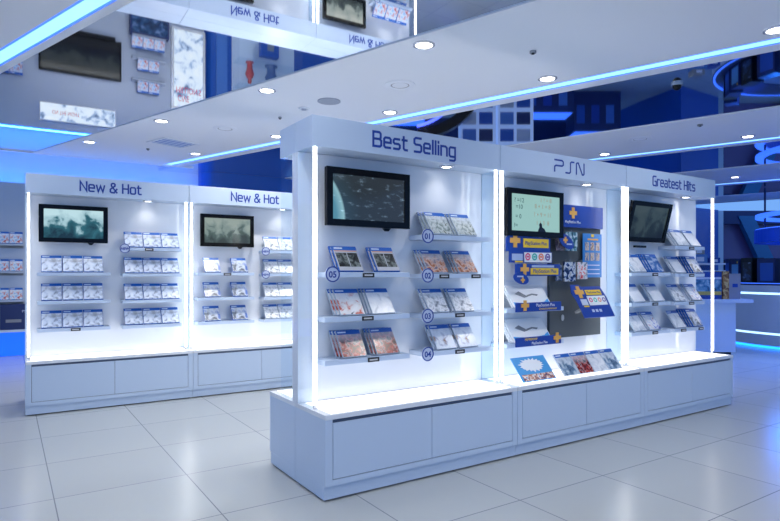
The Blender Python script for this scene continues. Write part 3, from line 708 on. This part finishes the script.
# desk with boxes
o = TH('demo_table', 'pale display table with overhanging top behind the island end', 'table', 5.6, 9.77)
MB().box(-.55,.17,0,.7,.08,.90).build('body', M_white, o, bevel=.004); MB().box(-.5,.12,.05,.65,0,.079).build('plinth', M_dark_gap, o)
MB().box(-.65,.45,-.03,.75,.901,.96).build('top', M_white, o, bevel=.004)
gX = 'boxes on the display table'
o = TH('console_carton', 'large blue picture carton with sandy stripe on the display table', 'box', 5.36, 9.88, .961, 0, gX)
MB().box(-.32,.24,0,.25,0,.46).build('carton', M_psblue, o)
MB().box(-.31,.23,-.003,-.0005,.07,.33).build('picture', noise_mat('carton_pic', [(.36,(.01,.04,.12)),(.48,(.03,.16,.36)),(.58,(.15,.35,.55)),(.7,(.6,.7,.75))], 9, 4, .3), o)
MB().box(-.31,.23,-.004,-.0031,.07,.13).build('sandy_stripe', mat('sand', (.55,.42,.10), .4), o); MB().box(-.31,.23,-.003,-.0005,.335,.37).build('white_line', M_badge, o)
o = TH('console_carton', 'narrow brown carton beside the blue picture carton', 'box', 5.66, 9.86, .961, 0, gX)
MB().box(-.05,.05,0,.25,0,.47).build('carton', noise_mat('brown_art', [(.38,(.12,.05,.02)),(.5,(.35,.18,.06)),(.6,(.6,.45,.2)),(.7,(.15,.1,.08))], 14, 9, .4), o)
o = TH('console_carton', 'grey carton with small blue mark at the end of the display table', 'box', 5.83, 9.9, .961, 0, gX)
MB().box(-.10,.10,0,.22,0,.43).build('carton', mat('carton_grey', (.26,.27,.33), .4), o, bevel=.003)
MB().box(-.04,.05,-.003,-.0005,.20,.26).build('mark', M_psblue, o)
# rack behind
o = TH('shelf_rack', 'pale shelf rack behind the table at the far end of the island', 'shelf', 5.75, 10.6)
MB().box(-.5,.3,.3,.34,.05,1.62).build('back_panel', M_wallblue, o)
for zz in (1.1,1.45,1.58): MB().box(-.5,.3,-.05,.299,zz-.03,zz).build('shelf_board', M_white, o)
MB().box(-.5,.3,0,.299,0,1.06).build('base', M_white, o)
for i,(x,z,w,h) in enumerate(((5.62,1.581,.26,.16),(5.88,1.581,.2,.10),(5.70,1.101,.26,.2),(5.6,1.742,.2,.10))):
    o = TH('pack_box', '%s box on the pale shelf rack' % ['blue grey','small dark blue','blue lower','grey topmost'][i], 'box', x, 10.6, z, 0, 'boxes on the shelf rack')
    MB().box(-w/2,w/2,0,.2,0,h).build('carton', [M_wallblue2,M_psblue,M_wallblue,M_grey_pic][i], o, bevel=.003); MB().box(-w/4,w/4,-.003,-.0005,h*.2,h*.7).build('picture', M_badge, o)
# ring counter
RC = (9.0, 11.8); RR = 2.2
o = TH('ring_counter', 'white round service counter with two glowing grooves', 'counter', *RC)
def ring(r0, r1, z0, z1): return MB().lathe([(r0,z0),(r1,z0),(r1,z1),(r0,z1)], 72, close=True)
ring(RR-.08, RR, .05, .255).build('base_wall', M_white, o, smooth=False); ring(RR-.08, RR, .295, 1.0).build('middle_wall', M_white, o); ring(RR-.08, RR, 1.04, 1.17).build('top_wall', M_white, o)
ring(RR-.12, RR-.05, 0, .05).build('plinth_glow', mat('added_floor_glow', (.02,.1,.5), .3, emit=(.01,.2,1), es=4), o)  # blue glow added under the counter to tint the floor
M_cg = mat('counter_glow', (.5,.7,.9), .3, emit=(.45,.72,1), es=1.6)
ring(RR-.07, RR-.02, .256, .294).build('lower_glow', M_cg, o); ring(RR-.07, RR-.02, 1.001, 1.039).build('upper_glow', M_cg, o)
ring(RR-.75, RR-.002, 1.171, 1.20).build('worktop', M_navy, o)
ring(RR-.06, RR-.02, 1.201, 1.215).build('edge_glow', M_led_halo, o)
gC = 'console cartons standing on the round counter'
for i,(dg_,w,h,c) in enumerate(((165,.32,.5,'navy'),(176,.34,.46,'pale'),(187,.3,.5,'black'),(200,.36,.48,'navy'),(215,.36,.5,'black'),(230,.36,.46,'navy'),(153,.3,.46,'black'),(141,.3,.5,'navy'))):
    t = R(dg_); x = RC[0]+(RR-.22)*math.cos(t); y = RC[1]+(RR-.22)*math.sin(t)
    o = TH('console_carton', '%s console carton on the round counter, %s round the ring' % ({'navy':'navy','pale':'pale pictured','black':'black'}[c], ['third','fourth','fifth','sixth','seventh','eighth','second','first'][i]), 'box', x, y, 1.201, t+math.pi/2+math.pi, gC)
    o.rotation_euler.z = t+math.pi/2
    MB().box(-w/2,w/2,0,.26,0,h).build('carton', M_navy if c != 'black' else M_black, o, bevel=.004)
    MB().box(-w*.32,w*.40,-.003,-.0005,.05,h*.82).build('console_picture', {'pale':mat('pale_console', (.12,.35,.62), .35),'navy':M_wallblue,'black':noise_mat('blk_art', [(.45,(.003,.004,.01)),(.6,(.02,.06,.16)),(.7,(.2,.25,.35))], 9, 6, .3)}[c], o)
    o.location.z = 1.201
    if c == 'pale': MB().box(w*.28,w*.38,-.004,-.0031,h*.86,h*.94).build('gold_mark', M_yellow, o)
# hanging blue drum
o = TH('hanging_drum', 'blue round canopy hanging above the round counter', 'canopy', 10.2, 13.0, 0)
M_drum = mat('drum_blue', (.01,.06,.5), .3, emit=(.0,.03,.55), es=.25)
ring(1.56,1.8,2.10,2.40).build('drum', M_drum, o); ring(1.6,1.78,2.402,2.42).build('top_glow', M_led_halo, o)
ring(1.6,1.78,2.68,2.76).build('upper_ring', M_led_halo, o)
for dg_ in (150,270,30): MB().box(1.58*math.cos(R(dg_))-.015,1.58*math.cos(R(dg_))+.015,1.58*math.sin(R(dg_))-.015,1.58*math.sin(R(dg_))+.015,2.421,3.40).build('hanger', M_navy, o)
for dg_ in (165,195,225,255):  # added blue spots without fixtures, tinting the floor around
    add_spot(Vector((10.2+1.95*math.cos(R(dg_)), 13+1.95*math.sin(R(dg_)), 2.2)), 90, R(130), .8, (.02,.2,1), .1, (math.cos(R(dg_))*.8, math.sin(R(dg_))*.8, -1))
for x_,y_,tx,ty in ((7.6,9.3,6.2,8.8),(7.2,8.2,5.9,7.9)):  # unseen blue spots added to colour the floor past the island
    add_spot(Vector((x_,y_,3.3)), 420, R(75), .9, (.02,.16,1), .1, (tx-x_, ty-y_, -3.3))
# blue block, facade
KP = [(8.45,17.0),(10.15,18.1),(10.15,21),(7.4,21),(7.9,18.6)]
struct(MB().prism(KP, 0, 3.35).build('wall_blue', M_wallblue))
struct(MB().box(10.2,17.5,18.75,18.85,0,3.4).build('wall_back', mat('mauve_glass', (.14,.10,.25), .25)))
struct(MB().box(10.16,10.42,18.3,18.74,0,3.35).build('trim_3', M_steel)); struct(MB().box(10.42,17.5,18.45,18.74,2.95,3.35).build('trim_4', M_navy))
M_teal = mat('teal_steel', (.015,.14,.32), .35)
for i,(x0,z0,x1,z1) in enumerate(((11.2,3.2,12.7,0),(15.0,2.95,13.5,0),(15.8,2.95,17.1,0))):
    o = thing('diagonal_brace', '%s teal diagonal steel brace across the mauve far wall' % ['first','second','last'][i], 'brace', (x0,18.5,0), 0, 'diagonal braces on the far wall')
    w = .24
    MB().faces([(px-x0, y, pz) for y in (-.1,.12) for px,pz in ((x0-w,z0),(x0+w,z0),(x1+w,z1),(x1-w,z1))], [(0,1,2,3),(7,6,5,4),(0,4,5,1),(1,5,6,2),(2,6,7,3),(3,7,4,0)]).build('beam', M_teal, o)
struct(MB().box(-3,7.6,20.5,20.6,0,3.4).build('wall_back', M_navy))
# distant display towers seen through the ceiling mirror
for i,(x,y,w) in enumerate(((2.35,15.6,.95),(3.35,15.6,.95))):
    o = TH('display_tower', '%s blue and white display tower at the back, seen only in the mirror' % ['first','second'][i], 'display tower', x, y, 0, 0, 'display towers at the back')
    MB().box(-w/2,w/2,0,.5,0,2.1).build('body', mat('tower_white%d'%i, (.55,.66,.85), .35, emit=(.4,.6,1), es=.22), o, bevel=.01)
    for r_i in range(4):
        for c_i in range(2): MB().box(-w/2+.06+c_i*.44,-w/2+.42+c_i*.44,-.006,-.0005,.25+.45*r_i,.58+.45*r_i).build('picture', [M_wallblue,M_navy,M_steel,M_wallblue2][(r_i+c_i*2+i) % 4], o)
o = TH('arch_frame', 'black curved arch at the back, seen only in the mirror', 'arch', 2.2, 14.6, 0)
b_ = MB()
for i in range(14):
    t0,t1 = R(i*90/14),R((i+1)*90/14)
    for r0,r1 in ((1.5,1.75),): b_.faces([(r*math.cos(t)-1.5, y, r*math.sin(t)+.3) for y in (0,.3) for r,t in ((r0,t0),(r1,t0),(r1,t1),(r0,t1))], [(0,1,2,3),(7,6,5,4),(0,3,7,4),(1,5,6,2)])
b_.build('arch', M_black, o); MB().box(0,.25,0,.3,0,.3).build('foot', M_black, o)
o = TH('neon_arc', 'curved blue neon tube at the back, seen only in the mirror', 'neon tube', 1.85, 15.2, 0)
b_ = MB()
for i in range(10):
    t0,t1 = R(20+i*6),R(26+i*6)
    b_.faces([(r*math.cos(t)-1.4, y, r*math.sin(t)+.2) for y in (0,.05) for r,t in ((1.4,t0),(1.47,t0),(1.47,t1),(1.4,t1))], [(0,1,2,3),(7,6,5,4),(0,3,7,4),(1,5,6,2)])
b_.build('tube', mat('neon_blue', (.1,.1,.6), .3, emit=(.08,.12,1), es=3), o); MB().box(-.1,0,0,.05,0,.72).build('post', M_black, o)
for i,(x,y,w,h) in enumerate(((4.5,16.5,1.4,.9),(6.2,17.5,1.4,1.2),(.3,16.8,1.5,1.0))):
    o = TH('display_island', '%s dark navy display block at the back with lit blue top' % ['middle','far','near'][i], 'display block', x, y, 0, 0, 'dark display blocks at the back')
    MB().box(-w/2,w/2,0,.8,0,h).build('body', M_navy, o, bevel=.01); MB().box(-w/2+.05,w/2-.05,.05,.75,h,h+.02).build('lit_top', M_led_halo, o)
    for k_ in range(3): MB().box(-w/2+.08+k_*w/3.2,-w/2+.32+k_*w/3.2,-.006,-.0005,h*.35,h*.8).build('picture', [M_wallblue,M_psblue,M_wallblue2][k_], o)

# ------------------------------------------------------------------ ceiling fittings
def dl_name(i): return None
dls = []
DL0 = thing('downlight', 'x', 'downlight', (0,0,0))
Mx = Matrix.Identity(4)
MB().lathe([(.072,0),(.098,0),(.098,-.006),(.078,-.012),(.072,-.006)], 28, close=True).build('trim_ring', M_ring, DL0)
MB().disc(.072, -.006, -.001).build('diffuser', M_spot, DL0)
POW = 72
rows = {-3.5:[(-5,''),(-2,''),(1,'')], .0:[(-4,''),(-1.2,''),(1.5,'')], 1.9:[(-4,''),(-1.7,''),(.3,''),(2.2,''),(4.2,''),(6.2,'')],  # last row here: unseen lamps added to brighten the display fronts
 4.15:[(2.85,'above the best selling sign, at the mirror edge'),(4.89,'at the mirror edge above the island corner'),(6.94,'at the mirror edge above the middle new & hot unit'),(8.89,'in the far corner of the mirror edge'),(.83,''),(-1.19,''),(-3.2,''),(-5.2,'')],
 5.63:[(2.36,'beside the blue strip above the pegboard unit'),(4.37,'beside the blue strip behind the grille ring'),(6.42,'beside the blue strip above the island end'),(8.4,'at the far end of the blue strip'),(.43,'beside the blue strip, closest to the ceiling edge'),(-1.6,''),(-3.6,'')],
 9.77:[(3.11,'on the second band above the pegboard sign'),(1.09,'on the second band past the grille ring'),(-.93,''),(-2.95,''),(5.13,''),(7.1,'')],
 8.6:[(-2,''),(5.0,'')],
 13.75:[(1.76,'on the farthest band above the greatest hits sign'),(-.3,''),(-2.4,''),(4.5,'')]}
first = True
for n,lst in rows.items():
    for m,w in lst:
        o = copy_tree(DL0); o.location = NC(n,m,ZB)
        tag(o, 'round white ceiling downlight '+(w or 'out of the picture'), 'downlight', 'ceiling downlights')
        f_ = .25 if (n > 5 and m < .2) else (.22 if n > 9 else (.8 if m < 2 and n < 5.7 else (.9 if n < 2 else (1.6 if n < 6 and m > 2.5 else 1))))
        add_spot(NC(n,m,ZB-.03), POW*f_, R(140), .7, rad=.07)
for ch in list(DL0.children): bpy.data.objects.remove(ch)
bpy.data.objects.remove(DL0)
gs = 'round grilles in the ceiling'
def grille(n, m, lab, disc=False):
    o = thing('ceiling_speaker', lab, 'ceiling speaker', NC(n,m,ZB), RZN, gs)
    if disc: MB().disc(.135,-.008,-.0005).build('grille', mat('grille_grey', (.34,.38,.46), .6), o)
    else:
        MB().lathe([(.10,0),(.165,0),(.165,-.006),(.115,-.014),(.10,-.006)], 32, close=True).build('outer_ring', M_ceil, o)
        MB().lathe([(.088,-.001),(.10,-.001),(.10,-.006),(.088,-.006)], 32, close=True).build('inner_ring', mat('ring_beige', (.35,.35,.36), .5), o)
        MB().disc(.087,-.005,-.001).build('grille', M_ceil, o)
grille(4.885, 3.657, 'round ringed ceiling grille above the best selling sign')
grille(4.843, 4.636, 'flat grey round ceiling disc above the island corner', True)
grille(4.9, 6.631, 'round ringed ceiling grille above the middle new & hot unit')
grille(9.0, 2.358, 'round ringed ceiling grille on the second ceiling band')
for n,m,lab,r in ((4.866,5.067,'small pale blue detector ring beside the grey ceiling disc',.07),(4.962,5.597,'tiny dark sensor on the ceiling near the detector ring',.022),(4.856,2.17,'tiny dark sensor on the ceiling above the pegboard unit',.03),(4.944,8.653,'tiny dark sensor beside the square ceiling vent',.025),(8.6,1.5,'tiny dark sensor on the second ceiling band',.035)):
    o = thing('smoke_detector', lab, 'detector', NC(n,m,ZB), RZN)
    if r > .05:
        MB().lathe([(.05,0),(r,0),(r-.005,-.02),(.05,-.02)], 24, close=True).build('ring', M_ceil, o); MB().disc(.03,-.025,-.0005).build('sensor', M_steel, o)
    else: MB().disc(r,-.02,-.0005,16).build('housing', M_grey_pic, o); MB().disc(r*.5,-.03,-.0201,12).build('tip', M_black, o)
o = thing('ceiling_vent', 'square ceiling vent with bluish louvres above the new & hot row', 'vent', NC(4.96,7.97,ZB), RZN)
b_ = MB(); b_.box(-.3,.3,-.25,-.21,-.012,0); b_.box(-.3,.3,.21,.25,-.012,0); b_.box(-.3,-.26,-.21,.21,-.012,0); b_.box(.26,.3,-.21,.21,-.012,0); b_.build('frame', M_ceil, o)
MB().box(-.26,.26,-.21,.21,-.004,-.0005).build('plate', mat('vent_blue', (.16,.28,.6), .4), o)
for i in range(4): MB().box(-.26,.26,-.155+.1*i,-.145+.1*i,-.010,-.0045).build('louvre', M_ceil, o)
o = thing('ceiling_camera', 'small dome camera on the mirror strip above the pegboard unit', 'camera', NC(6.65,1.375,ZM), RZN)
MB().disc(.06,-.02,-.0005).build('base', M_steel, o); MB().lathe([(.045,-.02),(.042,-.045),(.025,-.062),(.001,-.07)], 20).build('dome', M_black, o, smooth=True)

# ------------------------------------------------------------------ added blue ambient world fill, camera
w = bpy.data.worlds.new('world'); sc.world = w; w.use_nodes = True
bg = w.node_tree.nodes['Background']; bg.inputs[0].default_value = (.18,.41,.92,1); bg.inputs[1].default_value = 1.0
cd = bpy.data.cameras.new('camera'); cam = bpy.data.objects.new('camera', cd); C.objects.link(cam)
cam.location = (0,0,1.4); cam.rotation_euler = (R(90),0,0); cd.sensor_width = 36; cd.lens = 585.5/780*36; cd.shift_y = 12.6/780; cd.clip_end = 100
sc.camera = cam
vs = sc.view_settings; vs.view_transform = 'Standard'; vs.look = 'None'; vs.gamma = 1; vs.exposure = .05; vs.use_curve_mapping = False
sc.cycles.use_denoising = True
sc.cycles.max_bounces = 10; sc.cycles.diffuse_bounces = 5; sc.cycles.glossy_bounces = 5; sc.cycles.transparent_max_bounces = 16
sc.cycles.sample_clamp_indirect = 6

for p in CASES.values():
    for ch in list(p.children): bpy.data.objects.remove(ch)
    bpy.data.objects.remove(p)
